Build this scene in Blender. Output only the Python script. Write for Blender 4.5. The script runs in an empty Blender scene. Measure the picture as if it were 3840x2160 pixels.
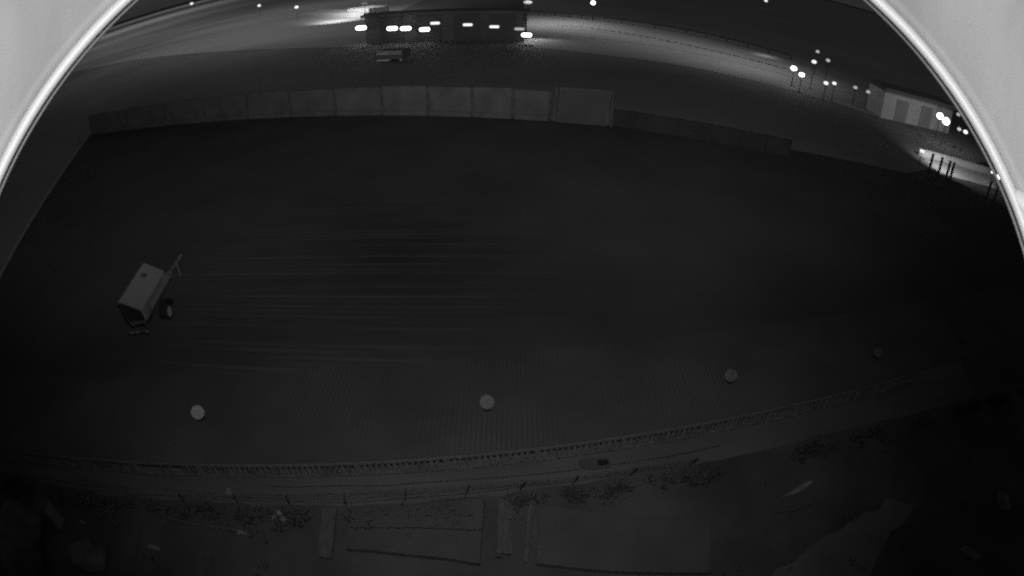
import bpy, math, random
import numpy as np
from mathutils import Vector, Matrix, noise
random.seed(7)
S = bpy.context.scene
COL = S.collection

# ------------------------------------------------------------------ camera
H, PITCH, F = 10.0, 34.5, 2080.0          # height of the mast, downward tilt, focal length in photo pixels
cam = bpy.data.cameras.new("camera"); cam_o = bpy.data.objects.new("camera", cam); COL.objects.link(cam_o)
cam_o.location = (0, 0, H); cam_o.rotation_euler = (math.radians(90 - PITCH), 0, 0)
cam.type = 'PANO'
cam.sensor_fit = 'HORIZONTAL'; cam.sensor_width = 36.0; cam.sensor_height = 20.25
cam.lens = 36.0 * F / 3840.0
for c in (cam, getattr(cam, 'cycles', None)):
    try:
        c.panorama_type = 'FISHEYE_EQUISOLID'; c.fisheye_lens = 36.0 * F / 3840.0; c.fisheye_fov = math.radians(180)
    except Exception: pass
cam.clip_start = 0.02; cam.clip_end = 6000
S.camera = cam_o
S.view_settings.view_transform = 'Standard'; S.view_settings.look = 'None'
S.view_settings.exposure = 0; S.view_settings.gamma = 1; S.view_settings.use_curve_mapping = False
S.cycles.use_denoising = False; S.cycles.filter_width = 2.2        # the soft lens of a small camera
S.cycles.max_bounces = 4; S.cycles.diffuse_bounces = 2; S.cycles.sample_clamp_indirect = 1.0

# ------------------------------------------------------------------ night sky (seen in infrared: no colour)
W = bpy.data.worlds.new("World"); S.world = W; W.use_nodes = True
nt = W.node_tree; nt.nodes.clear()
sky = nt.nodes.new('ShaderNodeTexSky'); sky.sky_type = 'NISHITA'; sky.sun_disc = False
sky.sun_elevation = math.radians(2.0); sky.sun_rotation = math.radians(-60); sky.dust_density = 3.0
bw = nt.nodes.new('ShaderNodeRGBToBW'); bg = nt.nodes.new('ShaderNodeBackground'); wo = nt.nodes.new('ShaderNodeOutputWorld')
ml = nt.nodes.new('ShaderNodeMath'); ml.operation = 'MULTIPLY_ADD'; ml.inputs[1].default_value = 0.08; ml.inputs[2].default_value = 0.36   # faint cloud glow over the twilight sky
nt.links.new(sky.outputs[0], bw.inputs[0]); nt.links.new(bw.outputs[0], ml.inputs[0]); nt.links.new(ml.outputs[0], bg.inputs[0]); nt.links.new(bg.outputs[0], wo.inputs[0])
bg.inputs[1].default_value = 0.062

# ------------------------------------------------------------------ helpers
def ray(px, py):
    x, y = px - 1920.0, 1080.0 - py; r = max(math.hypot(x, y), 1e-9); t = 2 * math.asin(r / 2 / F)
    cx, cy, cz = math.sin(t) * x / r, math.sin(t) * y / r, math.cos(t); p = math.radians(PITCH)
    return Vector((cx, cz * math.cos(p) + cy * math.sin(p), -cz * math.sin(p) + cy * math.cos(p)))
def G(px, py, z=0.0):                      # where the photo pixel meets the level z
    d = ray(px, py); return Vector((0, 0, H)) + d * ((z - H) / d.z)
def V_at(px, py, base):                    # height of a photo pixel standing over a ground point
    d = ray(px, py); return H + d.z / math.hypot(d.x, d.y) * math.hypot(base.x, base.y)
def at_range(px, py, rng):                 # a point at a horizontal distance
    d = ray(px, py); return Vector((0, 0, H)) + d * (rng / math.hypot(d.x, d.y))

def mat(name, a, rough=0.9, scale=3.0, amt=0.35, bump=0.0, stretch=(1, 1, 1), spec=0.2, metal=0.0, detail=6):
    m = bpy.data.materials.new(name); m.use_nodes = True; n = m.node_tree.nodes; l = m.node_tree.links
    b = n['Principled BSDF']; b.inputs['Roughness'].default_value = rough; b.inputs['Metallic'].default_value = metal
    b.inputs['Specular IOR Level'].default_value = spec
    tc = n.new('ShaderNodeTexCoord'); mp = n.new('ShaderNodeMapping'); mp.inputs['Scale'].default_value = stretch
    nz = n.new('ShaderNodeTexNoise'); nz.inputs['Scale'].default_value = scale; nz.inputs['Detail'].default_value = detail
    mr = n.new('ShaderNodeMapRange'); mr.inputs[1].default_value = 0.3; mr.inputs[2].default_value = 0.7
    mr.inputs[3].default_value = a * (1 - amt); mr.inputs[4].default_value = a * (1 + amt)
    l.new(tc.outputs['Object'], mp.inputs[0]); l.new(mp.outputs[0], nz.inputs[0]); l.new(nz.outputs[0], mr.inputs[0])
    l.new(mr.outputs[0], b.inputs['Base Color'])
    if bump:
        bp = n.new('ShaderNodeBump'); bp.inputs['Strength'].default_value = bump; bp.inputs['Distance'].default_value = 0.03
        l.new(nz.outputs[0], bp.inputs['Height']); l.new(bp.outputs[0], b.inputs['Normal'])
    m['out'] = mr.name
    return m
def rough_diffuse(m):
    i = m.node_tree.nodes['Principled BSDF'].inputs.get('Diffuse Roughness')
    if i: i.default_value = 1.0
def emit(name, strength):
    m = bpy.data.materials.new(name); m.use_nodes = True; n = m.node_tree.nodes; b = n['Principled BSDF']
    b.inputs['Base Color'].default_value = (0.8, 0.8, 0.8, 1)
    b.inputs['Emission Color'].default_value = (1, 1, 1, 1); b.inputs['Emission Strength'].default_value = strength
    return m

class MB:
    def __init__(self): self.v, self.f = [], []
    def add(self, vs, fs):
        o = len(self.v); self.v += [tuple(p) for p in vs]; self.f += [tuple(i + o for i in f) for f in fs]; return self
    def hexa(self, b, t):                  # bottom quad and top quad, counter-clockwise from above
        return self.add(list(b) + list(t), [(3, 2, 1, 0), (4, 5, 6, 7), (0, 1, 5, 4), (1, 2, 6, 5), (2, 3, 7, 6), (3, 0, 4, 7)])
    def box(self, c, s, rz=0.0):
        c = Vector(c); R = Matrix.Rotation(rz, 3, 'Z'); x, y, z = s[0] / 2, s[1] / 2, s[2] / 2
        q = [(-x, -y), (x, -y), (x, y), (-x, y)]
        return self.hexa([c + R @ Vector((a, b, -z)) for a, b in q], [c + R @ Vector((a, b, z)) for a, b in q])
    def bar(self, p, q, w, h=None):
        p, q = Vector(p), Vector(q); h = h or w; d = (q - p).normalized()
        u = d.cross(Vector((0, 0, 1)));
        if u.length < 1e-4: u = Vector((1, 0, 0))
        u.normalize(); n = u.cross(d); u *= w / 2; n *= h / 2
        return self.hexa([p - u - n, p + u - n, p + u + n, p - u + n], [q - u - n, q + u - n, q + u + n, q - u + n])
    def tube(self, pts, r, k=8, cap=True):
        pts = [Vector(p) for p in pts]; rs = r if isinstance(r, (list, tuple)) else [r] * len(pts); vs = []
        for i, p in enumerate(pts):
            d = (pts[min(i + 1, len(pts) - 1)] - pts[max(i - 1, 0)]).normalized()
            u = d.cross(Vector((0, 0, 1)))
            if u.length < 1e-3: u = d.cross(Vector((1, 0, 0)))
            u.normalize(); n = u.cross(d)
            vs += [p + (u * math.cos(2 * math.pi * j / k) + n * math.sin(2 * math.pi * j / k)) * rs[i] for j in range(k)]
        fs = [(i * k + j, i * k + (j + 1) % k, (i + 1) * k + (j + 1) % k, (i + 1) * k + j) for i in range(len(pts) - 1) for j in range(k)]
        if cap: fs += [tuple(range(k - 1, -1, -1)), tuple((len(pts) - 1) * k + j for j in range(k))]
        return self.add(vs, fs)
    def lathe(self, prof, k=24, c=(0, 0, 0), axis='Z'):
        vs = []
        for r, z in prof:
            for j in range(k):
                a = 2 * math.pi * j / k; p = Vector((r * math.cos(a), r * math.sin(a), z))
                if axis == 'X': p = Vector((p.z, p.x, p.y))
                vs.append(p + Vector(c))
        n = len(prof); fs = [(i * k + j, i * k + (j + 1) % k, (i + 1) * k + (j + 1) % k, (i + 1) * k + j) for i in range(n - 1) for j in range(k)]
        fs += [tuple(range(k - 1, -1, -1)), tuple((n - 1) * k + j for j in range(k))]
        return self.add(vs, fs)
    def lump(self, c, s, seed=0, rough=0.25, nu=14, nv=9, flat=False):
        vs, fs = [], []
        for i in range(nv + 1):
            th = math.pi * i / nv
            for j in range(nu):
                ph = 2 * math.pi * j / nu; d = Vector((math.sin(th) * math.cos(ph), math.sin(th) * math.sin(ph), math.cos(th)))
                k = 1 + rough * noise.noise(d * 1.7 + Vector((seed * 3.1, seed, 0))) * 1.6
                z = d.z * s[2] * k
                vs.append((c[0] + d.x * s[0] * k, c[1] + d.y * s[1] * k, c[2] + (max(z, -0.1 * s[2]) if flat else z)))
        for i in range(nv):
            for j in range(nu): fs.append((i * nu + j, (i + 1) * nu + j, (i + 1) * nu + (j + 1) % nu, i * nu + (j + 1) % nu))
        return self.add(vs, fs)
    def build(self, name, m, parent=None, bevel=0.0, smooth=False):
        me = bpy.data.meshes.new(name); me.from_pydata(self.v, [], self.f); me.materials.append(m); me.update()
        o = bpy.data.objects.new(name, me); COL.objects.link(o)
        if parent: o.parent = parent
        if bevel:
            b = o.modifiers.new('bevel', 'BEVEL'); b.width = bevel; b.segments = 2; b.limit_method = 'ANGLE'
        if smooth:
            for p in me.polygons: p.use_smooth = True
        return o
def tag(o, label=None, cat=None, group=None, kind=None):
    for k, v in (('label', label), ('category', cat), ('group', group), ('kind', kind)):
        if v: o[k] = v
    return o
def thing(name, label, cat, loc=(0, 0, 0), rz=0.0, group=None):
    o = bpy.data.objects.new(name, None); o.empty_display_size = 0.3; COL.objects.link(o)
    o.location = loc; o.rotation_euler = (0, 0, rz); return tag(o, label, cat, group)
def copy_tree(o, parent=None):
    c = o.copy(); COL.objects.link(c); c.parent = parent
    for ch in list(o.children): copy_tree(ch, c)
    return c
def light(name, kind, loc, target, watts, parent=None, size=90, blend=1.0, radius=0.1):
    d = bpy.data.lights.new(name, kind); d.energy = watts; d.shadow_soft_size = radius
    if kind == 'SPOT': d.spot_size = math.radians(size); d.spot_blend = blend
    o = bpy.data.objects.new(name, d); COL.objects.link(o); o.location = loc
    if target is not None: o.rotation_euler = (Vector(target) - Vector(loc)).to_track_quat('-Z', 'Y').to_euler()
    if parent: 
        o.parent = parent
    return o
def sheet(name, pts, z, m, kind='structure'):
    o = MB().add([(p[0], p[1], z) for p in pts], [tuple(range(len(pts)))]).build(name, m)
    me = o.data
    if me.polygons[0].normal.z < 0: me.flip_normals()
    return tag(o, kind=kind)

# ------------------------------------------------------------------ infrared lamp of the mast camera (the lit lamp of the place)
IR0 = (0.0, 0.80, H + 0.80)                 # infrared lamps on the arm just over the hood: two thrown far, one wide
for az, el, w_ in ((-33, 14, 14000), (14, 11, 14500)):
    light('infrared_lamp_far', 'SPOT', IR0, Vector(IR0) + Vector((math.sin(math.radians(az)), math.cos(math.radians(az)), math.tan(math.radians(el)))), w_, size=106, blend=1.0, radius=0.05)
light('infrared_lamp_near', 'SPOT', IR0, at_range(1780, 1060, 30), 2500, size=118, blend=1.0, radius=0.05)
light('infrared_lamp_spill', 'POINT', (-0.02, 0.0, H + 0.03), None, 15, radius=0.02)

# ------------------------------------------------------------------ materials
M = dict(
    terrain=mat('dry_grass_terrain', 0.17, scale=0.05, amt=0.25), apron=mat('apron_concrete', 0.30, scale=0.06, amt=0.25, stretch=(0.3, 1, 1)),
    verge=mat('verge_soil', 0.047, scale=0.5, amt=0.32, bump=0.25), track=mat('gravel_track', 0.070, scale=1.2, amt=0.16, bump=0.3, stretch=(0.35, 1.6, 1)),
    grass=mat('grass_blade', 0.06, scale=2.0, amt=0.4), slab=mat('slab_concrete', 0.050, scale=1.1, amt=0.14, bump=0.15),
    pale_wedge=mat('wedge_ground', 0.085, scale=0.8, amt=0.2), wallp=mat('panel_concrete', 0.08, scale=0.9, amt=0.22), walld=mat('joint_dark', 0.058),
    fence=mat('picket_grey', 0.105, scale=4, amt=0.25), fenced=mat('picket_dark', 0.08, scale=4, amt=0.2), rail=mat('rail_grey', 0.075, scale=2, amt=0.2),
    white=mat('trailer_white', 0.135, rough=0.6, scale=1.6, amt=0.07, spec=0.3), whited=mat('trailer_panel', 0.10, rough=0.6, scale=1.5, amt=0.1),
    black=mat('black_rubber', 0.012), darksteel=mat('dark_steel', 0.05, rough=0.6, scale=5), steel=mat('galvanised_steel', 0.22, rough=0.5, scale=6, metal=0.0),
    ball=mat('ball_white', 0.26, rough=0.7, scale=5, amt=0.05), stone=mat('pale_stone', 0.12, scale=4, amt=0.3, bump=0.3),
    earth=mat('mound_earth', 0.072, scale=1.5, amt=0.4, bump=0.5), plank=mat('weathered_plank', 0.058, scale=3, amt=0.3, stretch=(6, 1, 1)),
    cable=mat('cable_black', 0.02), shed=mat('dark_cladding', 0.11, scale=0.3, amt=0.2), pale=mat('pale_render', 0.45, scale=0.3, amt=0.12),
    glassd=mat('dark_window', 0.02, rough=0.3), lampbody=mat('lamp_housing', 0.25), rubber=mat('tyre', 0.02), tape=emit('reflective_tape', 0.0),
)
M['dimwall'] = mat('dim_concrete', 0.026, scale=.6, amt=.2)
M['gatep'] = mat('gate_sheet', 0.057, scale=.7, amt=.12)
M['hallp'] = mat('hall_render', 0.26, scale=.2, amt=.15)
M['ball2'] = mat('ball_dimmed', 0.135, rough=.8, scale=5, amt=.1)  # globes darken in steps along the row, lamp falloff put into the colour
M['ball3'] = mat('ball_falloff', 0.10, rough=.8, scale=3, amt=.4)
M['ball4'] = mat('ball_falloff_far', 0.075, rough=.8, scale=3, amt=.4)
M['dimroad'] = mat('road_seam', 0.16)
M['dash'] = mat('dash_dark', 0.06)
M['veil_tone'] = mat('veil_tone', 0.42, scale=.05, amt=.12)  # ground paled to carry a veil of stray light in its colour
M['doord'] = mat('door_dark', 0.085, amt=.05, scale=.5)
M['drawbar'] = mat('drawbar_steel', 0.11, rough=.6, scale=6)
M['fore'] = mat('forecourt_concrete', 0.32, scale=0.08, amt=0.2, stretch=(0.4, 1, 1))
# hood grey with brushed streaks; rim paler, its stronger light put into the colour
M['hood'] = mat('hood_toned', 0.42, rough=0.55, scale=5.0, amt=0.20, stretch=(2.2, 0.5, 0.35), spec=0.3, detail=9)
M['lip'] = mat('lip_brightened', 0.85, rough=0.4, scale=3, amt=0.02, spec=0.4)

for k_ in ('ball', 'ball2', 'ball3', 'ball4'): rough_diffuse(M[k_])
# yard paving: dark, with faint paler rows across
def yard_material():
    m = mat('yard_paving', 0.049, scale=0.25, amt=0.16); n = m.node_tree.nodes; l = m.node_tree.links
    b = n['Principled BSDF']; base = n[m['out']]
    tc = n.new('ShaderNodeTexCoord')
    def noise_n(scale, stretch, lo, hi, d=3.0):
        mp = n.new('ShaderNodeMapping'); mp.inputs['Scale'].default_value = stretch
        z = n.new('ShaderNodeTexNoise'); z.inputs['Scale'].default_value = scale; z.inputs['Detail'].default_value = d
        r = n.new('ShaderNodeMapRange'); r.inputs[1].default_value = lo; r.inputs[2].default_value = hi
        l.new(tc.outputs['Object'], mp.inputs[0]); l.new(mp.outputs[0], z.inputs[0]); l.new(z.outputs[0], r.inputs[0]); return r
    def mul(a, b_):
        k = n.new('ShaderNodeMath'); k.operation = 'MULTIPLY'
        for i, s in enumerate((a, b_)):
            if hasattr(s, 'outputs'): l.new(s.outputs[0], k.inputs[i])
            else: k.inputs[i].default_value = s
        return k
    def addn(a, b_):
        k = n.new('ShaderNodeMath'); k.operation = 'ADD'; l.new(a.outputs[0], k.inputs[0]); l.new(b_.outputs[0], k.inputs[1]); return k
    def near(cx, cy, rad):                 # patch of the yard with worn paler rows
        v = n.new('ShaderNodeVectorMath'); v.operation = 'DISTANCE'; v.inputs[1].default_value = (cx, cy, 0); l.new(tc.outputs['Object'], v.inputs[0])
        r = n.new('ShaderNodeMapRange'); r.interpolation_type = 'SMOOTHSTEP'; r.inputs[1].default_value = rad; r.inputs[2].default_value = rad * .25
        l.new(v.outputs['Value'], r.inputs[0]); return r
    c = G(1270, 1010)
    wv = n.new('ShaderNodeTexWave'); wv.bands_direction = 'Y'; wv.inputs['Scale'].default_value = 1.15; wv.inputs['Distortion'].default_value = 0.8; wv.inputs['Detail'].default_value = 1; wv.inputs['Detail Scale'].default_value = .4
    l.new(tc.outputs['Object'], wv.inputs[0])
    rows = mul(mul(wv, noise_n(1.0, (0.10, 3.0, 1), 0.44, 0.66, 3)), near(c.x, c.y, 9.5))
    rows2 = mul(noise_n(1.0, (0.06, 7.0, 1), 0.5, 0.75, 3), noise_n(0.08, (1, 1, 1), 0.4, 0.65, 2))
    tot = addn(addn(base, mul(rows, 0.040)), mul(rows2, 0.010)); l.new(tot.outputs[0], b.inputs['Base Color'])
    return m
M['yard'] = yard_material()

# ------------------------------------------------------------------ the setting
tag(MB().add([(-3000, -300, -0.02), (3000, -300, -0.02), (3000, 4000, -0.02), (-3000, 4000, -0.02)], [(0, 1, 2, 3)]).build('ground', M['terrain']), kind='structure')
FT = 0.45                                   # height of the picket fence
# straight line of the picket fence, fitted to its top rail in the photo
fp = [G(x, y, FT) for x, y in ((0, 1693), (199, 1708), (497, 1733), (845, 1742), (1280, 1737), (1578, 1723), (1876, 1697), (2174, 1659), (2560, 1605), (2808, 1557), (3007, 1522))]
kx = np.polyfit([p.x for p in fp], [p.y for p in fp], 1)
fy = lambda x: float(kx[0] * x + kx[1])
fdir = Vector((1, kx[0], 0)).normalized(); fnor = Vector((-fdir.y, fdir.x, 0))   # fnor points away from the camera
wb = [G(x, y) for x, y in ((343, 499), (497, 482), (845, 455), (1280, 435), (1777, 437), (2125, 450))]
kw = np.polyfit([p.x for p in wb], [p.y for p in wb], 1); wy = lambda x: float(kw[0] * x + kw[1])
LC = Vector((wb[0].x, wy(wb[0].x), 0)); LK = G(0, 1030)                           # left corner of the wall, left kerb
kd = (LK - LC).normalized()
LK2 = LC + kd * 80
yx1 = 60.0
sheet('yard', [(LC.x, LC.y), (LK2.x, LK2.y), (-20, fy(-20)), (30, fy(30)), (46, 12), (46, 36), (26, wy(26))], 0.0, M['yard'])
sheet('verge', [(-40, fy(-40)), (-40, -40), (46, -40), (46, 12), (30, fy(30))], -0.008, M['verge'])
tr = [(0, 1763), (397, 1855), (745, 1877), (1083, 1897), (1280, 1900), (1578, 1882), (1817, 1862), (2025, 1832), (2274, 1793), (2560, 1750), (2798, 1706), (3057, 1640), (3400, 1560), (3660, 1490)]
lo = [G(*p) for p in tr]; hi = [Vector((x, fy(x) + 0.40, 0)) for x in np.linspace(lo[-1].x + .5, lo[0].x - 2, 12)]
lo2 = []
for a, b in zip(lo[:-1], lo[1:]):
    for k in range(6):
        p = a.lerp(b, k / 6); lo2.append(p + fnor * noise.noise(p * 2.2) * 0.10)
sheet('track', lo2 + [lo[-1]] + hi, 0.004, M['track'])
def edge_strip():  # stripes stand in for picket shadows, put into the colour
    m = mat('picket_shadow_stripes', 0.050, scale=0.5, amt=0.2); n = m.node_tree.nodes; l = m.node_tree.links; tc = n.new('ShaderNodeTexCoord')
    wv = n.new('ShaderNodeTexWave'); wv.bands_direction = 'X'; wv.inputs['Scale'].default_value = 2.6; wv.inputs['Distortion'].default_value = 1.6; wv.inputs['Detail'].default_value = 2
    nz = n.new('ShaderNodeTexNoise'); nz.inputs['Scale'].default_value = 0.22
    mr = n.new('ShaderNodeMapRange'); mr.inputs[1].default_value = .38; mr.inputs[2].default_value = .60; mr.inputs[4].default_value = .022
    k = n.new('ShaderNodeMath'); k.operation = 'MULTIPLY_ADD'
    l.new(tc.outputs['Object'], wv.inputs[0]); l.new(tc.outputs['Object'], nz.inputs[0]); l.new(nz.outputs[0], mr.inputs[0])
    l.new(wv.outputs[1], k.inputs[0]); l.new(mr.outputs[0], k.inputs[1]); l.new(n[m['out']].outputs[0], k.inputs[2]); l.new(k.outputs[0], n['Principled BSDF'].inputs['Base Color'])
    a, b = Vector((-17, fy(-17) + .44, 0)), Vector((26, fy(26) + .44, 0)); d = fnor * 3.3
    sheet('picket_shadow_strip', [a, b, b + d, a + d - fdir * .4], 0.004, m)
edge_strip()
pp = [G(*p) for p in ((2880, 2170), (3060, 2040), (3190, 1955), (3330, 1880), (3440, 1890), (3330, 2010), (3240, 2170))]
pq = []
for a, b in zip(pp, pp[1:] + pp[:1]):
    for k in range(10):
        p = a.lerp(b, k / 10); pq.append(p + Vector((noise.noise(p * 1.9), noise.noise(p * 1.9 + Vector((9, 0, 0))), 0)) * .16)
sheet('pale_wedge', pq, 0.004, M['pale_wedge'])  # pale ragged wedge laid on the verge
# pale apron beyond the wall at the left, and strips of road beyond
def yfar(px, py): return G(px, py)
ap = [G(x * 1.4907, y * 1.4907) for x, y in ((255, 167), (330, 153), (400, 143), (545, 131), (700, 124), (850, 120), (935, 119))]
e_ = (ap[0] - ap[1]).normalized()
ap2 = [G(935 * 1.4907, 60 * 1.4907), Vector((40, 1800, 0)), Vector((-1800, 1700, 0)), ap[0] + e_ * 1600]
sheet('apron', ap + ap2, 0.02, M['apron'])

# ------------------------------------------------------------------ white weather hood around the camera
def hood():
    ax = Vector((-0.0208, 0.7310, -0.6830))
    p = math.radians(PITCH - 30); ax = Matrix.Rotation(-p, 3, 'X') @ ax; ax.normalize()
    u = Vector((1, 0, 0)); u = (u - ax * u.dot(ax)).normalized(); w = u.cross(ax)       # w points up along the rim
    if w.z < 0: w = -w
    root = thing('camera_hood', 'white painted weather hood arching round the top of the view with a bright rolled rim', 'hood', (0, 0, H))
    D = 0.36
    def ring(ang, dist, phi):               # point seen under an angle from the hood's axis
        a = math.radians(ang); d = ax * math.cos(a) + (u * math.cos(phi) + w * math.sin(phi)) * math.sin(a); return d * dist
    k = 160; ph = [math.radians(-14 + 208 * i / (k - 1)) for i in range(k)]
    def band(prof):                         # closed profile of (angle, distance) swept along the arc
        n = len(prof); vs = [ring(a, d, f) for f in ph for a, d in prof]
        fs = [(i * n + j, i * n + (j + 1) % n, (i + 1) * n + (j + 1) % n, (i + 1) * n + j) for i in range(k - 1) for j in range(n)]
        fs += [tuple(range(n)), tuple((k - 1) * n + j for j in range(n - 1, -1, -1))]
        return MB().add(vs, fs)
    R0 = 0.66
    shell = [(59.7, R0), (61, R0 * 1.012), (63, R0 * 1.025), (68, R0 * 1.04), (76, R0 * 1.02), (84, R0 * .95), (84, R0 * .98), (76, R0 * 1.05), (68, R0 * 1.07), (59.7, R0 * 1.04)]
    lip = [(58.5 + 0.64 * (1 - math.cos(t)), R0 * 0.975 + 0.012 * math.sin(t)) for t in [2 * math.pi * i / 12 for i in range(12)]]
    seam = [(58.0, R0 * 1.02), (58.22, R0 * 1.0), (58.40, R0 * 1.02), (58.22, R0 * 1.04)]
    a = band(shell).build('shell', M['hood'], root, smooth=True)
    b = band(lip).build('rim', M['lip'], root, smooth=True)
    c = band(seam).build('seal', M['steel'], root, smooth=True)
    # rounded boss where the rim is screwed on at the right
    q = MB().lump((0, 0, 0), (0.014, 0.022, 0.012), 3, 0.05)
    f = math.radians(17.5); c0 = ring(59.8, R0 * 0.975, f)
    q.v = [tuple(Vector(v_) * 1.0 + c0) for v_ in q.v]
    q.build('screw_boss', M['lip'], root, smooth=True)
hood()

# ------------------------------------------------------------------ far concrete wall of panels
def wall():
    root = thing('panel_wall', 'long pale concrete panel wall along the far edge of the dark yard', 'wall', (0, 0, 0))
    wd = Vector((1, kw[0], 0)).normalized(); wn = Vector((wd.y, -wd.x, 0))     # wn faces the camera
    joints = [343, 480, 628, 775, 938, 1098, 1265, 1439, 1610, 1775, 1925, 2062]
    P = []
    for x in joints:
        t = G(x, 1); # direction in plan only
        d = ray(x, 440 + abs(x - 1500) * 0.03); s = kw[1] / (d.y - kw[0] * d.x); P.append(Vector((d.x * s, d.y * s, 0)))
    tops = [V_at(x, y, Vector((0, 0, 0)) + (lambda d: Vector((d.x, d.y, 0)) * (kw[1] / (d.y - kw[0] * d.x)))(ray(x, y))) for x, y in ((547, 392), (775, 358), (1280, 328), (1578, 328), (1876, 338), (2055, 345))]
    ht = sum(tops) / len(tops); print('WALL', ht, [round(t, 2) for t in tops], [p.length for p in P])
    for i, (a, b) in enumerate(zip(P[:-1], P[1:])):
        g = wd * 0.10; a2, b2 = a + g, b - g; h = ht + 0.04 * ((i * 37) % 5 - 2) / 2
        MB().hexa([a2 + wn * .08, b2 + wn * .08, b2 - wn * .08, a2 - wn * .08], [p_ + Vector((0, 0, h)) for p_ in (a2 + wn * .08, b2 + wn * .08, b2 - wn * .08, a2 - wn * .08)]).build('panel', M['wallp'], root, 0.01)
        f = MB(); f.hexa([a2 + wn * .20, b2 + wn * .20, b2 + wn * .085, a2 + wn * .085], [p_ + Vector((0, 0, .32)) for p_ in (a2 + wn * .20, b2 + wn * .20, b2 + wn * .085, a2 + wn * .085)])
        f.build('plinth', M['wallp'], root, 0.01)
    for a in P:
        MB().box(a + Vector((0, 0, ht / 2 - .05)), (0.19, 0.12, ht - 0.1), math.atan2(wd.y, wd.x)).build('post', M['walld'], root)
    return wd, wn, ht, P
wd, wn, WH, WP = wall()
# taller leaning gate panel at the right end of the wall
def gate():
    a = WP[-1] + wd * .3 + wn * .3; d = ray(2275, 440); b = Vector((d.x, d.y, 0)) * (kw[1] / (d.y - kw[0] * d.x)) + wn * .3
    root = thing('gate_panel', 'broad pale gate panel standing higher than the wall at its right end', 'gate', a)
    L = (b - a).length; h = WH + 0.30; e = math.atan2(wd.y, wd.x); root.rotation_euler = (0, 0, e)
    MB().hexa([(0.2, -.05, .1), (L, -.05, .1), (L, .05, .1), (0.2, .05, .1)], [(.35, -.05, h), (L + .15, -.05, h), (L + .15, .05, h), (.35, .05, h)]).build('leaf', M['gatep'], root, .01)
    f = MB(); f.bar((.35, -.08, h), (L + .15, -.08, h), .06); f.bar((.2, -.08, .1), (L, -.08, .1), .06); f.bar((.23, -.08, .13), (.35, -.08, h - .03), .06); f.bar((L, -.08, .13), (L + .15, -.08, h - .03), .06)
    f.build('gate_frame', M['wallp'], root)
    for x in (.1, L + .3): MB().box((x, .1, h / 2), (.14, .14, h)).build('post', M['darksteel'], root)
gate()
# lower dark wall going on to the right of the gate
def wall2():
    d = ray(2300, 440); a = Vector((d.x, d.y, 0)) * (kw[1] / (d.y - kw[0] * d.x)); d = ray(2960, 600); b = G(2960, 590)
    root = thing('low_wall', 'low dim concrete wall running on to the right of the pale gate panel', 'wall', (0, 0, 0))
    n = 7
    for i in range(n):
        p, q = a.lerp(b, i / n), a.lerp(b, (i + .97) / n); t = (q - p).normalized(); nn = Vector((t.y, -t.x, 0)) * .08
        MB().hexa([p + nn, q + nn, q - nn, p - nn], [v_ + Vector((0, 0, WH * .55)) for v_ in (p + nn, q + nn, q - nn, p - nn)]).build('panel', M['dimwall'], root, .01)
wall2()
# kerb along the left edge of the yard
def kerb():
    o = MB(); a = LC + Vector((.4, -.6, 0)); n = Vector((-kd.y, kd.x, 0))
    L = 44.0; k = 22
    for i in range(k):
        p, q = a + kd * (L * i / k), a + kd * (L * (i + .97) / k)
        o.hexa([p, q, q + n * .16, p + n * .16], [v_ + Vector((0, 0, .12)) for v_ in (p, q, q + n * .16, p + n * .16)])
    o.build('kerb', M['steel'])
    tag(bpy.data.objects['kerb'], 'thin pale kerb line along the left edge of the dark yard', 'kerb')
kerb()

# ------------------------------------------------------------------ near picket fence
def picket_fence():
    ang = math.atan2(fdir.y, fdir.x); sec = 2.0; n = 15; x0 = -17.3
    for i in range(n):
        p0 = Vector((x0 + i * sec * fdir.x, fy(x0 + i * sec * fdir.x), 0))
        side = ['at the left edge of the picture', 'left of the pale ball stone', 'behind the pale ball stone', 'near the middle', 'above the left slab', 'above the right slab', 'right of the drain hatch', 'running off into the dark at the right'][min(7, i // 2)]
        r = thing('picket_fence', 'low grey picket fence section along the near yard edge', 'fence', p0, ang, 'low picket fence sections along the near yard edge')
        sp = 0.135; k = int(sec / sp)
        left = i < 5
        MB().box((sec / 2, 0, FT), (sec - .01, .06, .05)).build('top_rail', M['rail'], r)
        MB().box((sec / 2, 0, .05), (sec - .01, .05, .04)).build('bottom_rail', M['fenced'], r)
        rs = random.Random(i)
        for j in range(k):
            if left and rs.random() < .45: continue
            m_ = M['fence'] if (rs.random() < (.45 if left else .75)) else M['fenced']
            MB().box(((j + .5) * sp, rs.uniform(-.006, .006), .245), (.055 if left else .075, .025, .345)).build('picket', m_, r)
        MB().box((.0, .0, .235), (.07, .07, .46)).build('post', M['fence'], r)
picket_fence()
# wire fence with leaning stakes and pipes along the track
def wire_fence():
    root = thing('wire_fence', 'sagging wire fence with dark leaning stakes along the pale gravel track', 'fence', (0, 0, 0))
    st = [((690, 1880), (668, 1850)), ((890, 1885), (872, 1854)), ((1086, 1890), (1071, 1857)), ((1295, 1902), (1290, 1852)), ((1518, 1885), (1521, 1832)), ((1742, 1865), (1757, 1820)), ((1946, 1837), (1973, 1803)), ((2149, 1815), (2169, 1783)), ((2360, 1782), (2392, 1752)), ((2580, 1748), (2618, 1716))]
    tops = []; base = []
    for b, t in st:
        B = G(*b); T = G(*t, 0.42); base.append(B); tops.append(T)
        MB().tube([B - Vector((0, 0, .05)), T], [.015, .012], 6).build('stake', M['cable'], root)
    for f, r in ((.35, .004), (.65, .004), (.97, .004)):
        w = MB(); w.tube([B.lerp(T, f) for B, T in zip(base, tops)], r, 5); w.build('wire', M['cable'], root)
wire_fence()
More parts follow.
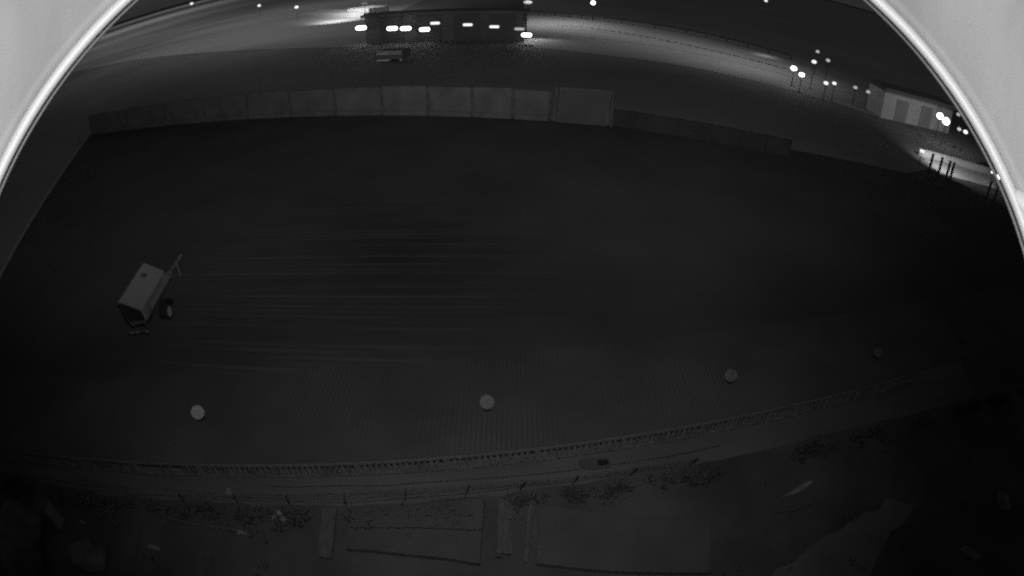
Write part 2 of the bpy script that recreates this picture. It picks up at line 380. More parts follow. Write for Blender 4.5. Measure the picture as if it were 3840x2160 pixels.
def pipe(px, r, z, m, name, label, cat):
    pts = [G(x, y, z) for x, y in px]; P2 = []
    for a, b in zip(pts[:-1], pts[1:]):
        for k in range(8): P2.append(a.lerp(b, k / 8) + fnor * noise.noise(a.lerp(b, k / 8) * .9) * .03)
    o = MB().tube(P2 + [pts[-1]], r, 6).build(name, m); tag(o, label, cat); return o
pipe([(1000, 1822), (1280, 1824), (1580, 1812), (1876, 1789), (2174, 1758), (2480, 1716), (2700, 1672)], .010, .015, M['cable'], 'cable', 'thin dark cable lying along the middle of the pale track', 'cable')
pipe([(240, 1790), (520, 1832), (845, 1850), (1280, 1852), (1578, 1845), (1876, 1826), (2100, 1800)], .012, .02, M['plank'], 'cable', 'pale thin cable lying along the track nearer the slabs', 'cable')
pipe([(60, 1770), (300, 1815), (480, 1840)], .03, .03, M['plank'], 'pipe', 'pale pipe lying on the dark verge at far left of the track', 'pipe')
pipe([(330, 1838), (520, 1852), (700, 1862)], .022, .03, M['plank'], 'pipe', 'short pale pipe lying under the leftmost pickets beside the track', 'pipe')

# ------------------------------------------------------------------ white globes in a row across the yard
def globes():
    lab = ['pale round globe marker at the far left of the row, nearest the trailer', 'pale round globe marker in the middle of the yard above the fence', 'dim globe marker third in the row with a dark spot',
           'small dim globe marker second from the right end of the row', 'smallest and dimmest globe marker at the right end of the row']
    first = None
    for i, (x, y) in enumerate(((741, 1546), (1826, 1506), (2743, 1406), (3295, 1318), (3612, 1255))):
        p = G(x, y, 0.24)
        if i == 0:
            root = thing('globe_marker', lab[0], 'marker', (p.x, p.y, 0), 0, 'pale globe markers in a row across the yard')
            g = MB().lump((0, 0, .235), (.195, .195, .195), 0, 0.0, 28, 18).build('globe', M['ball'], root, smooth=True)
            MB().lathe([(.12, 0), (.12, .05), (.09, .07), (.06, .08)], 20).build('base', M['black'], root)
            first = root
        else:
            c = copy_tree(first); c.location = (p.x, p.y, 0); c['label'] = lab[i]; c.rotation_euler = (0, 0, i)
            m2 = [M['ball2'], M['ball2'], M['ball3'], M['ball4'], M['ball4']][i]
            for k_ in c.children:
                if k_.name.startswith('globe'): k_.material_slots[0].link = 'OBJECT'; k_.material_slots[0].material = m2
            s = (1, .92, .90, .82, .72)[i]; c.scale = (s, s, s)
globes()

# ------------------------------------------------------------------ covered trailer
def trailer():
    ze, zg = 1.30, 1.69                                     # eave and ridge
    A, D = [G(x, y, zg) for x, y in ((541.6, 987.5), (451, 1129))]; B, E = [G(x, y, ze) for x, y in ((621.6, 1013.8), (526, 1159))]
    ln = A - D; L = (ln.length + (B - E).length) / 2; yaw = math.atan2(ln.y, ln.x); ctr = (A + D) / 2
    nrm = Vector((math.sin(yaw), -math.cos(yaw), 0)); w_ = ((B - A).dot(nrm) + (E - D).dot(nrm)) / 2
    print('TRAILER', L, w_, math.degrees(yaw), ctr)
    root = thing('covered_trailer', 'small white covered trailer parked on the dark yard with its drawbar pointing away', 'trailer', (ctr.x, ctr.y, 0), yaw)
    hl, hw = L / 2, w_; zb = .83; wdt = 2 * hw; zr = ze      # local x forward, y to the left, ridge over y = 0
    wl = .10                                                # the far side drops straight from just behind the ridge
    sec = lambda x: [(x, -hw, zb), (x, wl, zb), (x, wl, zg - .06), (x, 0, zg - .02), (x, -hw, ze - .02)]
    b = MB(); b.add(sec(-hl) + [(x + (.30 if z < zb + .1 else .0), y, z) for x, y, z in sec(hl - .07)], [(0, 1, 2, 3, 4)[::-1], (5, 6, 7, 8, 9)] + [(k, (k + 1) % 5, 5 + (k + 1) % 5, 5 + k) for k in range(5)]); b.f = [f[::-1] for f in b.f]
    b.build('body', M['white'], root, .025)
    top = MB(); up = Vector((0, 0, .03)); y1 = -hw - .03
    q = [(-hl - .03, y1, ze - .01), (hl - .07, y1, ze - .01), (hl - .02, 0, zg), (-hl - .03, 0, zg)]
    top.hexa(q, [Vector(p) + up for p in q])
    q = [(-hl - .03, 0, zg), (hl - .02, 0, zg), (hl - .02, wl + .03, zg - .05), (-hl - .03, wl + .03, zg - .05)]
    top.hexa(q, [Vector(p) + up for p in q])
    rf = top.build('roof', M['white'], root)
    MB().hexa([(hl * .28, -hw * .44, ze + .10 + .13), (hl * .48, -hw * .44, ze + .23), (hl * .48, -hw * .22, ze + .34), (hl * .28, -hw * .22, ze + .34)],
              [(hl * .28, -hw * .46, ze + .30), (hl * .48, -hw * .46, ze + .30), (hl * .48, -hw * .24, ze + .39), (hl * .28, -hw * .24, ze + .39)]).build('vent_hatch', M['darksteel'], rf, .01)
    # long recessed side panel and small door on the visible side
    MB().box((-.05, -hw - .006, ze - .14), (L * .66, .02, .16)).build('side_panel', M['whited'], root, .006)
    MB().box((-hl * .62, -hw - .008, ze - .27), (.36, .024, .30)).build('side_door', M['whited'], root, .03)
    # dark open rear under the gable
    b = MB(); g_ = lambda x: [(x, -hw + .04, zb + .04), (x, wl - .03, zb + .04), (x, wl - .03, zg - .12), (x, 0, zg - .08), (x, -hw + .04, ze - .06)]
    b.add(g_(-hl - .012) + g_(-hl + .01), [(4, 3, 2, 1, 0), (5, 6, 7, 8, 9)] + [(k, (k + 1) % 5, 5 + (k + 1) % 5, 5 + k) for k in range(5)])
    b.build('tailgate', M['black'], root)
    # chassis, wheels under mudguards
    ym = (wl - hw) / 2; hb = (wl + hw) / 2
    ch = MB()
    for s in (-1, 1): ch.bar((-hl + .05, ym + s * hb * .72, zb - .1), (hl - .1, ym + s * hb * .72, zb - .1), .07, .12)
    for x in (-hl + .1, -.3, .4, hl - .2): ch.bar((x, ym - hb * .72, zb - .1), (x, ym + hb * .72, zb - .1), .06, .1)
    ch.build('chassis', M['darksteel'], root)
    for s in (-1, 1):
        w = MB().lathe([(.12, -.08), (.24, -.095), (.27, -.06), (.27, .06), (.24, .095), (.12, .08)], 28, axis='Y' if False else 'X')
        w.v = [(v_[1], v_[0], v_[2]) for v_ in w.v]
        o = MB(); o.v, o.f = [(v_[0] + .10, v_[1] + ym + s * (hb + .16), v_[2] + .27) for v_ in w.v], w.f
        ty = o.build('wheel', M['rubber'], root, smooth=False)
        r = MB().lathe([(.03, .10), (.10, .103), (.19, .085), (.19, .05)], 20, axis='X'); q = MB(); q.v = [(v_[1] + .10, s * v_[0] + ym + s * (hb + .16), v_[2] + .27) for v_ in r.v]; q.f = r.f
        q.build('rim', M['ball2'], ty)
        g = MB()
        for k in range(8):
            a0, a1 = math.pi * k / 8, math.pi * (k + 1) / 8
            p0, p1 = (.10 + .40 * math.cos(a0), .33 + .37 * math.sin(a0)), (.10 + .40 * math.cos(a1), .33 + .37 * math.sin(a1))
            y0, y1 = ym + s * (hb + .035), ym + s * (hb + .29)
            g.hexa([(p0[0], min(y0, y1), p0[1]), (p0[0], max(y0, y1), p0[1]), (p1[0], max(y0, y1), p1[1]), (p1[0], min(y0, y1), p1[1])], [(p0[0] * 1.04, min(y0, y1), p0[1] + .02), (p0[0] * 1.04, max(y0, y1), p0[1] + .02), (p1[0] * 1.04, max(y0, y1), p1[1] + .02), (p1[0] * 1.04, min(y0, y1), p1[1] + .02)])
        g.build('mudguard', M['black'], root)
    # drawbar
    d = MB(); d.bar((hl - .1, ym - hb * .7, zb - .14), (hl + 1.3, ym, .58), .07, .09); d.bar((hl - .1, ym + hb * .7, zb - .14), (hl + 1.3, ym, .58), .07, .09); d.bar((hl + 1.2, ym, .58), (hl + 2.15, ym, .56), .09, .1)
    dr = d.build('drawbar', M['drawbar'], root)
    MB().box((hl + 2.2, ym, .58), (.28, .13, .12)).build('coupling', M['drawbar'], dr, .03)
    MB().tube([(hl + 1.55, ym - .12, .12), (hl + 1.55, ym - .12, .60)], .03, 10).build('jockey_post', M['drawbar'], dr)
    MB().box((hl + .62, ym, .64), (.46, .36, .18)).build('tool_box', M['drawbar'], dr, .03)
    # rear bumper and lights
    MB().bar((-hl - .1, ym - hb * .95, .52), (-hl - .1, ym + hb * .95, .52), .06, .1).build('rear_bar', M['darksteel'], root)
    for y in (ym - hb * .85, ym + hb * .1, ym + hb * .7): MB().box((-hl - .14, y, .52), (.05, .16, .09)).build('rear_lamp', M['stone'], root, .01)
    for s in (-1, 1): MB().tube([(-hl + .1, ym + s * hb * .6, 0), (-hl + .1, ym + s * hb * .6, zb - .1)], .025, 8).build('prop_stand', M['darksteel'], root)
trailer()

# ------------------------------------------------------------------ slabs, hatch and odds and ends on the near verge
def slab(px, z, m, name, label, cat, joint=None):
    top = [G(x, y, z) for x, y in px]; o = MB(); n = len(top)
    vs = [(p.x, p.y, -.02) for p in top] + [tuple(p) for p in top]
    o.add(vs, [tuple(range(n))[::-1], tuple(range(n, 2 * n))] + [(i, (i + 1) % n, n + (i + 1) % n, n + i) for i in range(n)])
    ob = o.build(name, m)
    import bmesh
    b = bmesh.new(); b.from_mesh(ob.data); bmesh.ops.recalc_face_normals(b, faces=b.faces); b.to_mesh(ob.data); b.free()
    bv = ob.modifiers.new('bevel', 'BEVEL'); bv.width = .012; bv.segments = 2
    tag(ob, label, cat); return ob
slab([(1322, 1905), (1817, 1864), (1808, 1985), (1570, 1976), (1310, 1975)], .13, M['slab'], 'concrete_slab', 'pale concrete slab left of centre under the track, upper of two joined slabs', 'slab')
slab([(1309, 1979), (1570, 1980), (1807, 1989), (1799, 2113), (1668, 2091), (1528, 2078), (1379, 2061), (1295, 2056)], .13, M['slab'], 'concrete_slab', 'pale concrete slab with a slanting lower edge at the bottom centre left', 'slab')
slab([(2025, 1890), (2200, 1914), (2665, 1950), (2665, 2146), (2290, 2140), (2008, 2111)], .13, M['slab'], 'concrete_slab', 'large plain concrete slab at the bottom centre right', 'slab')
slab([(1868, 1866), (1925, 1862), (1922, 2075), (1862, 2071)], .07, M['plank'], 'concrete_beam', 'narrow concrete beam lying between the two big slabs', 'beam')
slab([(1985, 1846), (2010, 1842), (1980, 2110), (1962, 2108)], .06, M['plank'], 'timber', 'thin dim timber lying along the left edge of the right slab', 'timber')
slab([(1209, 1902), (1262, 1902), (1243, 2092), (1190, 2085)], .08, M['plank'], 'concrete_beam', 'narrow beam lying just left of the left slab', 'beam')
slab([(2172, 1722), (2274, 1714), (2296, 1742), (2290, 1752), (2212, 1760), (2176, 1752)], .03, M['slab'], 'hatch_surround', 'pale concrete surround of the dark drain hatch on the track', 'surround')
hq = slab([(2240, 1726), (2278, 1721), (2284, 1739), (2246, 1745)], .05, M['black'], 'drain_hatch', 'dark rectangular drain hatch in the pale track', 'hatch')
def lump(px, s, m, name, label, cat, seed, z=0, rough=.25, group=None):
    p = G(*px, z); o = MB().lump((p.x, p.y, s[2] * .35), s, seed, rough, 16, 10).build(name, m, smooth=True); return tag(o, label, cat, group)
lump((852, 1842), (.13, .12, .13), M['stone'], 'ball_stone', 'pale rounded stone lying on the track below the left fence', 'stone', 2, .1, .12)
for i, (q, lb) in enumerate((((1030, 1936), 'left stone of three pale stones beside the track'), ((1046, 1922), 'top stone of three pale stones beside the track'), ((1062, 1944), 'right stone of three pale stones beside the track'))):
    lump(q, (.10, .09, .08), M['stone'], 'stone', lb, 'stone', i + 5, .05, .3, 'three pale stones beside the track')
lump((3762, 1882), (.20, .34, .22), M['stone'], 'stone', 'dim pale boulder alone in the dark at the lower right edge', 'stone', 11, .1)
lump((70, 1985), (1.2, 0.75, .35), M['earth'], 'earth_mound', 'low rounded earth mound at the left edge below the track', 'mound', 12)
lump((90, 2090), (1.0, .6, .3), M['earth'], 'earth_mound', 'low earth mound in the bottom left corner', 'mound', 15)
lump((330, 2090), (.75, .45, .22), M['earth'], 'earth_mound', 'narrow earth mound right of the corner mound', 'mound', 19)
def cabinet():
    p = G(217, 1965, 0); q = G(217, 1925, 0.0); e = math.atan2(fdir.y, fdir.x)
    r = thing('site_cabinet', 'upright pale cabinet standing on the dark verge at the lower left', 'cabinet', (p.x, p.y, 0), e + .1)
    MB().box((0, 0, .42), (.42, .36, .84)).build('cabinet_body', M['stone'], r, .02)
    MB().box((0, 0, .865), (.48, .42, .04)).build('lid', M['slab'], r, .01)
    MB().box((0, -.19, .42), (.34, .02, .62)).build('door', M['plank'], r, .01)
    MB().box((0, 0, .0), (.5, .44, .05)).build('footing', M['darksteel'], r, .01)
cabinet()
def plank(a, b, w, h, m, name, label, cat):
    o = MB().bar(G(*a, h / 2 + .01), G(*b, h / 2 + .01), w, h).build(name, m, None, .008); tag(o, label, cat)
plank((541, 1917), (502, 2091), .035, .03, M['plank'], 'rod', 'thin rod lying on the verge left of the pale plank', 'rod')
plank((621, 1925), (596, 2046), .05, .03, M['plank'], 'rod', 'short rod lying on the verge nearer the pale plank', 'rod')
plank((625, 1941), (760, 1972), .07, .04, M['plank'], 'plank', 'pale plank lying on the dark verge below the ball stone', 'plank')
plank((775, 1974), (925, 1990), .05, .03, M['plank'], 'plank', 'dim plank lying right of the pale plank', 'plank')
slab([(556, 2036), (600, 2050), (594, 2064), (555, 2054)], .04, M['stone'], 'flagstone', 'small pale flagstone at the lower end of the short rod', 'flagstone')
slab([(885, 1985), (930, 1986), (930, 2000), (888, 2002)], .04, M['stone'], 'flagstone', 'small dim flagstone left of the narrow beam', 'flagstone')
slab([(300, 1948), (322, 1958), (318, 1966), (296, 1958)], .05, M['stone'], 'flagstone', 'small flagstone right of the pale cabinet', 'flagstone')
slab([(2930, 1864), (2985, 1828), (3040, 1798), (3050, 1806), (3018, 1836), (2975, 1852)], .06, M['stone'], 'board', 'pale broken board lying in the dark right of the slabs', 'board')
slab([(2905, 1920), (2975, 1904), (3055, 1872), (3062, 1878), (2985, 1910)], .05, M['plank'], 'board', 'long dim board lying below the broken board', 'board')
slab([(3600, 2062), (3622, 2042), (3670, 2072), (3682, 2090), (3660, 2094)], .08, M['stone'], 'broken_slab', 'broken pale slab lying alone in the bottom right dark', 'slab')

# ragged grass along the track and over the verge
def grass():
    o = MB(); rs = random.Random(3)
    lx = [p.x for p in lo]; ly = [p.y for p in lo]
    def tuft(x, y, s, k):
        for _ in range(k):
            a = rs.uniform(0, 6.28); r = rs.uniform(.02, .10) * s; l = rs.uniform(.10, .26) * s
            p = Vector((x + math.cos(a) * r, y + math.sin(a) * r, 0)); d = Vector((math.cos(a) * .5, math.sin(a) * .5, 1)) * l
            n = Vector((-math.sin(a), math.cos(a), 0)) * .012 * s
            o.add([p - n, p + n, p + d * .6 + n * .6, p + d + Vector((math.cos(a), math.sin(a), -.3)) * l * .3, p + d * .6 - n * .6], [(0, 1, 2, 3, 4)])
    clear = [[G(*q, .1) for q in pts] for pts in (((1290, 1900), (1820, 1860), (1805, 2116), (1285, 2060)), ((2002, 1885), (2672, 1946), (2672, 2150), (2000, 2118)))]
    def inside(x, y, poly):
        c = False; j = len(poly) - 1
        for i in range(len(poly)):
            a, b = poly[i], poly[j]
            if (a.y > y) != (b.y > y) and x < (b.x - a.x) * (y - a.y) / (b.y - a.y) + a.x: c = not c
            j = i
        return c
    for _ in range(800):
        x = rs.uniform(lx[0] - 2, lx[-1] + 4); y = float(np.interp(x, lx, ly)) - abs(rs.gauss(0, .22)) - .22
        if noise.noise(Vector((x * .9, y * .9, 3))) > -.12: tuft(x, y, rs.uniform(.6, 1.1), 7)
    for _ in range(500):
        x = rs.uniform(-18, 24); top = float(np.interp(x, lx, ly)) - .2; y = rs.uniform(1.5, 16)
        if y > top or noise.noise(Vector((x * .55, y * .55, 0))) < -.02 or any(inside(x, y, c) for c in clear): continue
        tuft(x, y, rs.uniform(.5, 1.0), 7)
    tag(o.build('grass', M['grass']), 'short rough grass growing on the verge below the track', 'grass', kind='stuff')
grass()

# ------------------------------------------------------------------ far site: sheds, lit walls and lamps
def q2(x, y): return x * 1.4907, y * 1.4907
E1, E2, E3 = emit('lamp_bright', 6.0), emit('lamp_medium', 1.0), emit('lamp_dim', 0.32)
def facade(name, a, b, h, depth, m, label, cat):
    root = thing(name, label, cat, (0, 0, 0)); d = (b - a).normalized(); n = Vector((d.y, -d.x, 0)); 
    if n.y > 0: n = -n
    back = -n * depth; z = Vector((0, 0, h))
    MB().hexa([a, b, b + back, a + back], [v_ + z for v_ in (a, b, b + back, a + back)]).build('wall', m, root)
    f = MB(); o = n * .5 ; e = d * .4
    f.hexa([v_ + z for v_ in (a + o - e, b + o + e, b + back + e, a + back - e)], [v_ + z + Vector((0, 0, .35)) for v_ in (a + o - e, b + o + e, b + back + e, a + back - e)])
    f.build('roof', M['shed'], root)
    return root, d, n
# dark warehouse
A0, A1 = G(*q2(922, 110)), G(*q2(1316, 104))
hA = V_at(*q2(1120, 34), (A0 + A1) / 2); print('A', A0, A1, hA)
shed, dA, nA = facade('warehouse', A0, A1, hA, 3, M['shed'], 'long dark warehouse behind the yard carrying a row of bright lamps', 'warehouse')
for t in (.18, .42, .66, .88):
    p = A0.lerp(A1, t); MB().box(p + nA * .06 + Vector((0, 0, 1.6)), (3.0, .12, 3.2), math.atan2(dA.y, dA.x)).build('loading_door', M['doord'], shed)
def strip_lamp(px, py, m, wpx, hpx, label, pts=None, out=1.0):
    d = ray(*q2(px, py)); a, dd = A0, dA
    s = (a.y * dd.x - a.x * dd.y) / (d.y * dd.x - d.x * dd.y); p = Vector((0, 0, H)) + d * s + nA * out
    dist = (p - Vector((0, 0, H))).length; w, h = wpx / 1395 * dist, hpx / 1395 * dist
    r = thing('strip_lamp', label, 'lamp', p, math.atan2(dA.y, dA.x), 'strip lamps along the dark warehouse')
    if m:
        c = MB(); k = 10; rr = h / 2
        prof = [(w / 2 - rr + rr * math.cos(t), rr * math.sin(t)) for t in [-math.pi / 2 + math.pi * i / k for i in range(k + 1)]] + [(-w / 2 + rr + rr * math.cos(t), rr * math.sin(t)) for t in [math.pi / 2 + math.pi * i / k for i in range(k + 1)]]
        n_ = len(prof); c.add([(x, -.12, z) for x, z in prof] + [(x, .0, z) for x, z in prof], [tuple(range(n_)), tuple(range(n_, 2 * n_))[::-1]] + [(i, n_ + i, n_ + (i + 1) % n_, (i + 1) % n_) for i in range(n_)])
        c.build('diffuser', m, r)
    MB().box((0, .08, 0), (w * .96, .14, h * .9)).build('housing', M['lampbody'], r, .02)
    b = MB(); 
    b.bar((0, .15, 0), (0, out - .02, 0), .1); b.build('bracket', M['darksteel'], r)
    return p
low = ['leftmost bright strip lamp on the warehouse, beside the lit apron', 'left one of the close pair of bright strip lamps on the warehouse', 'right one of the close pair of bright strip lamps on the warehouse', 'bright strip lamp just below the dimmer lamp at the warehouse middle', 'bright strip lamp at the right end of the warehouse by the lit road']
lamp_pos = [strip_lamp(x, y, E1, w, h, lb) for (x, y, w, h), lb in zip(((917, 67, 28, 10), (994.5, 68.5, 27, 9.5), (1028, 68.5, 27, 9.5), (1075, 71, 26, 9), (1328, 85, 25, 9)), low)]
up = ['dim strip lamp first from left in the upper row on the warehouse', 'dim strip lamp second from left in the upper row on the warehouse', 'dim strip lamp third from left in the upper row on the warehouse', 'faintest strip lamp at the right end of the upper row']
for (x, y, m), lb in zip(((1101, 55.5, E2), (1182, 59.5, E2), (1248, 64.5, E2), (1310, 70, E3)), up): strip_lamp(x, y, m, 24, 6.5, lb)
def pole_lamp(px, py, zl, m, size, label, watts=0, target=None, spot=100, group=None, ell=1.4):
    p = G(*q2(px, py), zl); dist = (p - Vector((0, 0, H))).length; r_ = size / 1395 * dist / 2
    r = thing('street_lamp', label, 'lamp', (p.x, p.y, 0), math.atan2(p.y, p.x) - math.pi / 2, group)
    zt = max(p.z, .5)
    MB().tube([(0, .35, 0), (0, .35, zt - .1), (0, .30, zt + r_ * 1.2)], [.055, .045, .035], 10).build('pole', M['darksteel'], r)
    l = MB().lump((0, 0, zt), (r_ * ell, r_ * .5, r_), 0, 0, 18, 12).build('lamp_globe', m, r, smooth=True)
    MB().box((0, r_ * .5 + .1, zt + r_ * .9), (r_ * 1.6, .4, r_ * .3)).build('lamp_head', M['lampbody'], r, .02)
    if watts: light('lamp_light', 'SPOT', Vector((p.x, p.y, zt)) + (Vector(target) - Vector((p.x, p.y, zt))).normalized() * (r_ * 1.6 + .1), target, watts, size=spot, radius=.3)
    return p
GL = 'small lamps on poles beyond the yard'
pole_lamp(482, 9, 3.6, E2, 6, 'small pole lamp at the upper left, leftmost of three', group=GL)
pole_lamp(652, 14, 3.6, E2, 6, 'small pole lamp at the upper left, middle of three', group=GL)
pole_lamp(746, 18, 3.2, E2, 7, 'small pole lamp at the left end of the lit platform', group=GL)
pole_lamp(1492, 7, 3.2, E1, 10, 'bright round pole lamp alone above the lit road', group=GL, ell=1.1)
pole_lamp(1328, 6, 3.0, E3, 9, 'dim wide pole lamp above the right end of the warehouse', group=GL, ell=2.4)
pole_lamp(917, 9, 3.4, emit('lamp_faint', .06), 6, 'faintest pole lamp above the left end of the warehouse', group=GL, ell=2.6)
pole_lamp(1927, 2, 3.4, E2, 6, 'small pole lamp at the top edge right of the round one', group=GL)
pole_lamp(2057, 130, 3.0, E3, 7, 'dim pole lamp, uppermost of three by the end of the lit road', group=GL)
pole_lamp(2048, 155.5, 3.0, E2, 9, 'medium bright pole lamp, lower left of three by the end of the lit road', group=GL)
pole_lamp(2083, 152, 3.0, E3, 8, 'dim pole lamp, right one of three by the end of the lit road', group=GL)
# lit road, right of the warehouse
ru = [G(*q2(x, y)) for x, y in ((1318, 35), (1420, 42), (1500, 50), (1717, 82), (1850, 111), (1990, 150), (2120, 196), (2230, 240))]
rl = [G(*q2(x, y)) for x, y in ((1318, 112), (1350, 119), (1500, 137), (1717, 165), (1850, 193), (1995, 229), (2110, 262), (2200, 292))]
rm = [G(*q2(x, y)) for x, y in ((1400, 64), (1480, 70), (1600, 88), (1717, 111), (1850, 141), (1985, 175))]
sheet('veil_field', [p + (p - Vector((0, 0, 0))).normalized() * .4 for p in ru] + [Vector((900, 300, 0)), Vector((1400, 1600, 0)), Vector((42, 1800, 0))], .004, M['veil_tone'])  # pale sheet added to brighten the ground past the road like veiling glare
sheet('road', rl + ru[::-1], .012, M['fore'])
def polyline(P, t):
    n = len(P) - 1; k = min(int(t * n), n - 1); return P[k].lerp(P[k + 1], t * n - k), (P[k + 1] - P[k]).normalized()
dash = MB()
for i in range(34):                        # dark worn dashes between the two lanes
    (p, d), (q, _) = polyline(rm, i / 34), polyline(rm, (i + .68) / 34); n = Vector((-d.y, d.x, 0)) * .34
    dash.add([Vector((v_.x, v_.y, .018)) for v_ in (p - n, q - n, q + n, p + n)], [(0, 1, 2, 3)])
tag(dash.build('road_marking', M['dash'], None), kind='structure')
for a_, b_, w_ in ((.35, .45, .3), (.55, .62, .3)):        # dark long seams along the lower lane
    e = MB(); pts = [polyline(rl, .1 + .75 * k / 20)[0].lerp(polyline(ru, .1 + .75 * k / 20)[0], a_) for k in range(21)]
    for p, q in zip(pts[:-1], pts[1:]):
        d = (q - p).normalized(); n = Vector((-d.y, d.x, 0)) * .10; e.add([Vector((v_.x, v_.y, .018)) for v_ in (p - n, q - n, q + n, p + n)], [(0, 1, 2, 3)])
    tag(e.build('road_seam', M['dimroad'], None), kind='structure')
def guard_rail():
    root = thing('guard_rail', 'low pale guard rail along the far side of the lit road', 'guard rail', (0, 0, 0))
    P = [polyline(ru[:6], k / 26)[0] for k in range(27)]
    b = MB()
    for p, q in zip(P[:-1], P[1:]): b.bar(p + Vector((0, 0, .62)), q + Vector((0, 0, .62)), .08, .28)
    b.build('beam', M['rail'], root)
    for p in P[::2]: MB().box(p + Vector((0, .1, .36)), (.12, .12, .72)).build('post', M['darksteel'], root)
guard_rail()
pole_lamp(1997, 172, 2.0, E1, 11, 'bright pole lamp at the right end of the lit road')
# spots without fixtures, added to light the road and the apron
c = G(*q2(1368, 105)); b_ = G(*q2(1331, 97)); light('road_pool_lamp', 'SPOT', (b_.x, b_.y, 2.6), c, 420, size=110, radius=.2)
for x, y, h_, w_ in ((1390, 60, 11, 3300), (1560, 85, 15, 1700), (1760, 130, 15, 1500), (1915, 172, 11, 1500)):
    c = G(*q2(x, y)); light('road_fill', 'SPOT', (c.x, c.y, h_), c, w_, size=125, radius=.3)  # unseen fill added above the road, no lamp hangs there
c = G(*q2(1925, 141)); light('road_patch_fill', 'SPOT', (c.x, c.y, 2.4), c, 90, size=110, radius=.3)  # unseen spot added for the bright patch by the rail
q = G(*q2(720, 86))
for x, y, z, w_ in ((q.x, q.y, 34, 9000), (-74, 108, 40, 11000), (-125, 165, 55, 20000), (-190, 240, 80, 60000), (-60, 150, 50, 17000), (-330, 420, 150, 420000), (-700, 1000, 350, 1500000)):
    light('apron_fill_lamp', 'SPOT', (x, y, z), (x, y + 1, 0), w_, size=140, radius=.5)  # unseen lights high over the apron, the farthest added for top left glare


# lit platform behind the apron
def platform():
    a, b = G(*q2(752, 46)), G(*q2(915, 45)); d = (b - a).normalized(); n = Vector((d.y, -d.x, 0)); n = n if n.y < 0 else -n
    root = thing('loading_platform', 'bright lit loading platform with a rail at the upper left', 'platform', (0, 0, 0)); h = V_at(*q2(860, 33), a.lerp(b, .7)); print('PLAT', a, b, h)
    back = -n * 6; z = Vector((0, 0, h)); MB().hexa([a, b, b + back, a + back], [v_ + z for v_ in (a, b, b + back, a + back)]).build('deck', M['pale'], root)
    s0 = a.lerp(b, .72); h2 = h * 1.75; bk = -n * 1.2
    MB().hexa([v_ + z for v_ in (s0 + bk, b + bk, b + back, s0 + back)], [Vector((v_.x, v_.y, h2)) for v_ in (s0 + bk, b + bk, b + back, s0 + back)]).build('step_block', M['pale'], root)
    r = MB(); r.bar(a + Vector((0, 0, h * 1.5)), s0 + Vector((0, 0, h * 1.5)), .12); r.build('rail', M['steel'], root)
    for t in (0, .18, .36, .54, .72): MB().tube([a.lerp(b, t) + z, a.lerp(b, t) + Vector((0, 0, h * 1.5))], .05, 6).build('rail_post', M['steel'], root)
    c = b + n * 7 - d * 1 + Vector((0, 0, 7)); light('platform_lamp', 'SPOT', c, b - d * 5 + Vector((0, 0, h * .5)), 8500, size=120, radius=.3)
platform()
# box trailer with reflective rails beyond the wall
def box_trailer():
    b0, b1 = G(*q2(949, 156)), G(*q2(1012, 155)); c = (b0 + b1) / 2; d = (b1 - b0); L = d.length; e = math.atan2(d.y, d.x); h = V_at(*q2(980, 128), c); print('BOXT', c, L, h)
    root = thing('box_trailer', 'dark parked trailer with pale reflective rails beyond the wall', 'trailer', (c.x, c.y, 0), e)
    MB().box((0, 1.0, h * .58), (L, 2.0, h * .76)).build('cargo_box', M['shed'], root, .03)
    T = M['pale']
    MB().box((L * .02, -.03, h * .93), (L * .96, .05, h * .13)).build('top_rail', M['rail2'], root)
    MB().box((-L * .25, -.04, h * .74), (L * .49, .06, h * .13)).build('reflective_strip', T, root)
    MB().box((L * .26, -.04, h * .75), (L * .46, .06, h * .12)).build('reflective_strip', M['rail2'], root)
    MB().box((-L * .25, -.04, h * .14), (L * .50, .06, h * .15)).build('reflective_strip', T, root)
    MB().box((L * .45, -.04, h * .16), (L * .09, .06, h * .15)).build('reflective_strip', T, root)
    for x in (-.3, .12, .3):
        w = MB().lathe([(.08, -.12), (.4, -.12), (.42, 0), (.4, .12), (.08, .12)], 18, axis='X'); w.v = [(v_[1] + x * L, v_[0] + .35, v_[2] + .42) for v_ in w.v]; w.build('wheel', M['rubber'], root)
M['rail2'] = mat('dull_rail', 0.3)

box_trailer()
# right-hand lit shed, floodlights and low lit wall
C0, C1 = G(*q2(2215, 296)), G(*q2(2385, 336)); hC = V_at(*q2(2290, 240), (C0 + C1) / 2); print('C', C0, C1, hC)
shedC, dC, nC = facade('lit_shed', C0, C1, hC, 3, M['pale'], 'small pale shed lit by two floodlights at the right', 'shed')
for t in (.25, .6): MB().box(C0.lerp(C1, t) + nC * .04 + Vector((0, 0, hC * .4)), (1.6, .1, hC * .8), math.atan2(dC.y, dC.x)).build('door', M['hallp'], shedC)
rC = C1.xy.length
pole_lamp(2365, 292, 2.4, E1, 15, 'large bright floodlight at the right, upper left of the pair', 0, None, 140, ell=1.15)
pole_lamp(2380, 305, 2.4, E1, 17, 'largest bright floodlight at the right, lower right of the pair', ell=1.15)
for i, (x, y, m, s, lb_) in enumerate(((2391, 269, E3, 8, 'dim lamp just above the pair of floodlights'), (2411, 288, E3, 8, 'dim lamp right of the pair of floodlights by the hood'), (2413, 325, E3, 8, 'dim lamp under the pair of floodlights, left of two'), (2429, 332, E2, 9, 'lamp under the pair of floodlights, right of two'))):
    pole_lamp(x, y, 2.0, m, s, lb_, group=GL)
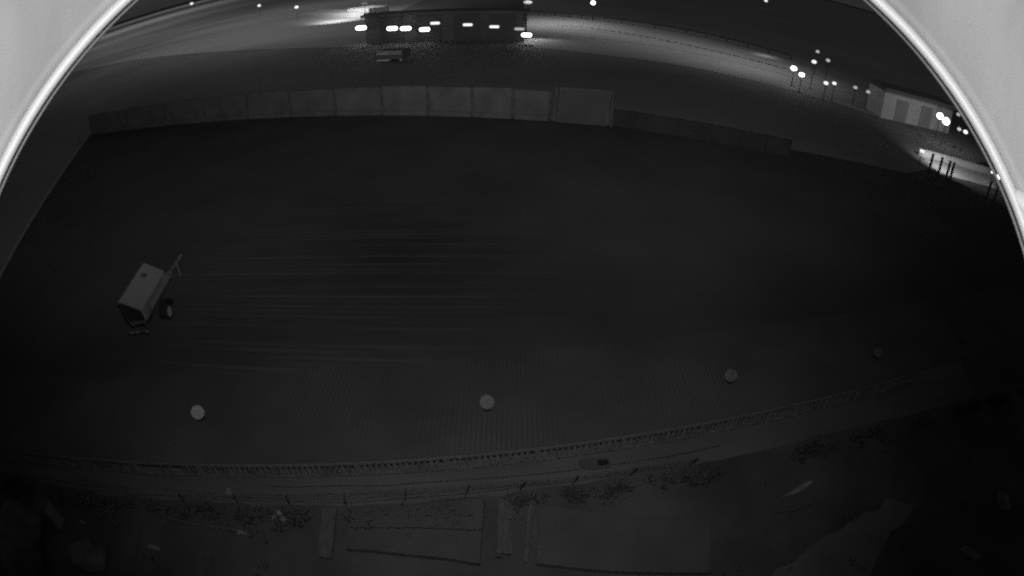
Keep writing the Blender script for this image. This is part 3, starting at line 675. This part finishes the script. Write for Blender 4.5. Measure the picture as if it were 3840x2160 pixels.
for i, (x, y, m, s, lb_) in enumerate(((2017, 188, E1, 10, 'bright lamp left of three along the road past the roadside lamps'), (2078, 209, E2, 9, 'lamp middle of three along the road past the roadside lamps'), (2099, 209.5, E2, 8, 'lamp right of three along the road past the roadside lamps'), (2152, 220, E3, 8, 'dim lamp along the road left of the lit shed'), (2184, 231, E3, 8, 'dim lamp nearest the left end of the lit shed'))):
    pole_lamp(x, y, 1.9, m, s, lb_, group=GL)
light('shed_fill', 'SPOT', C0.lerp(C1, .6) + nC * 9 + Vector((0, 0, 7)), C0.lerp(C1, .45) + Vector((0, 0, .5)), 450, size=110, radius=.3)  # unseen fill in front of the shed, stands in for the two floodlights
def low_lit_wall():
    a, b = G(*q2(2312, 392)), G(*q2(2528, 452)); d = (b - a).normalized(); n = Vector((d.y, -d.x, 0)); n = n if n.y < 0 else -n
    h = V_at(*q2(2400, 399), a.lerp(b, .38)); h = max(.5, h); print('LOWLIT', a, b, h)
    root = thing('lit_wall', 'low pale wall brightly lit at its left end by the right rim', 'wall', (0, 0, 0)); z = Vector((0, 0, h))
    MB().hexa([a, b, b - n * .25, a - n * .25], [v_ + z for v_ in (a, b, b - n * .25, a - n * .25)]).build('wall_face', M['pale'], root, .02)
    MB().hexa([v_ + z for v_ in (a + n * .05, b + n * .05, b - n * .3, a - n * .3)], [v_ + z * 1.12 for v_ in (a + n * .05, b + n * .05, b - n * .3, a - n * .3)]).build('coping', M['pale'], root, .01)
    rs = random.Random(2)
    for i, (x, y) in enumerate(((2345, 413), (2368, 422), (2388, 430), (2398, 434), (2490, 480), (2508, 486))):
        p = G(*q2(x - 8, y + 16)); q = Vector((p.x, p.y, 0)); t = thing('bollard', 'dark post in front of the low lit wall', 'bollard', q, 0, 'dark posts in front of the low lit wall')
        MB().tube([(0, 0, 0), (0, 0, 1.25)], .10, 10).build('post', M['darksteel'], t); MB().lathe([(.13, 1.25), (.12, 1.31), (.04, 1.34)], 12).build('cap', M['steel'], t)
    c = a + n * 3.0 - d * .5 + Vector((0, 0, 2.6)); light('wall_lamp', 'SPOT', c, a + d * 5 + Vector((0, 0, h * .4)), 1000, size=140, radius=.1)
    sheet('pavement', [a + n * .02, b + n * .02, b + n * 3.5, a + n * 3.5], .014, M['apron'])
    return a, b
la_, lb_ = low_lit_wall()
pole_lamp(2320, 380, 1.1, E2, 9, 'lamp at the left end of the low lit wall')
pole_lamp(2498, 432, 1.1, E1, 9, 'bright lamp at the right end of the low lit wall, upper of two', ell=1.1)
pole_lamp(2511.5, 445.5, 1.0, E1, 10, 'bright lamp at the right end of the low lit wall, lower of two', ell=1.1)
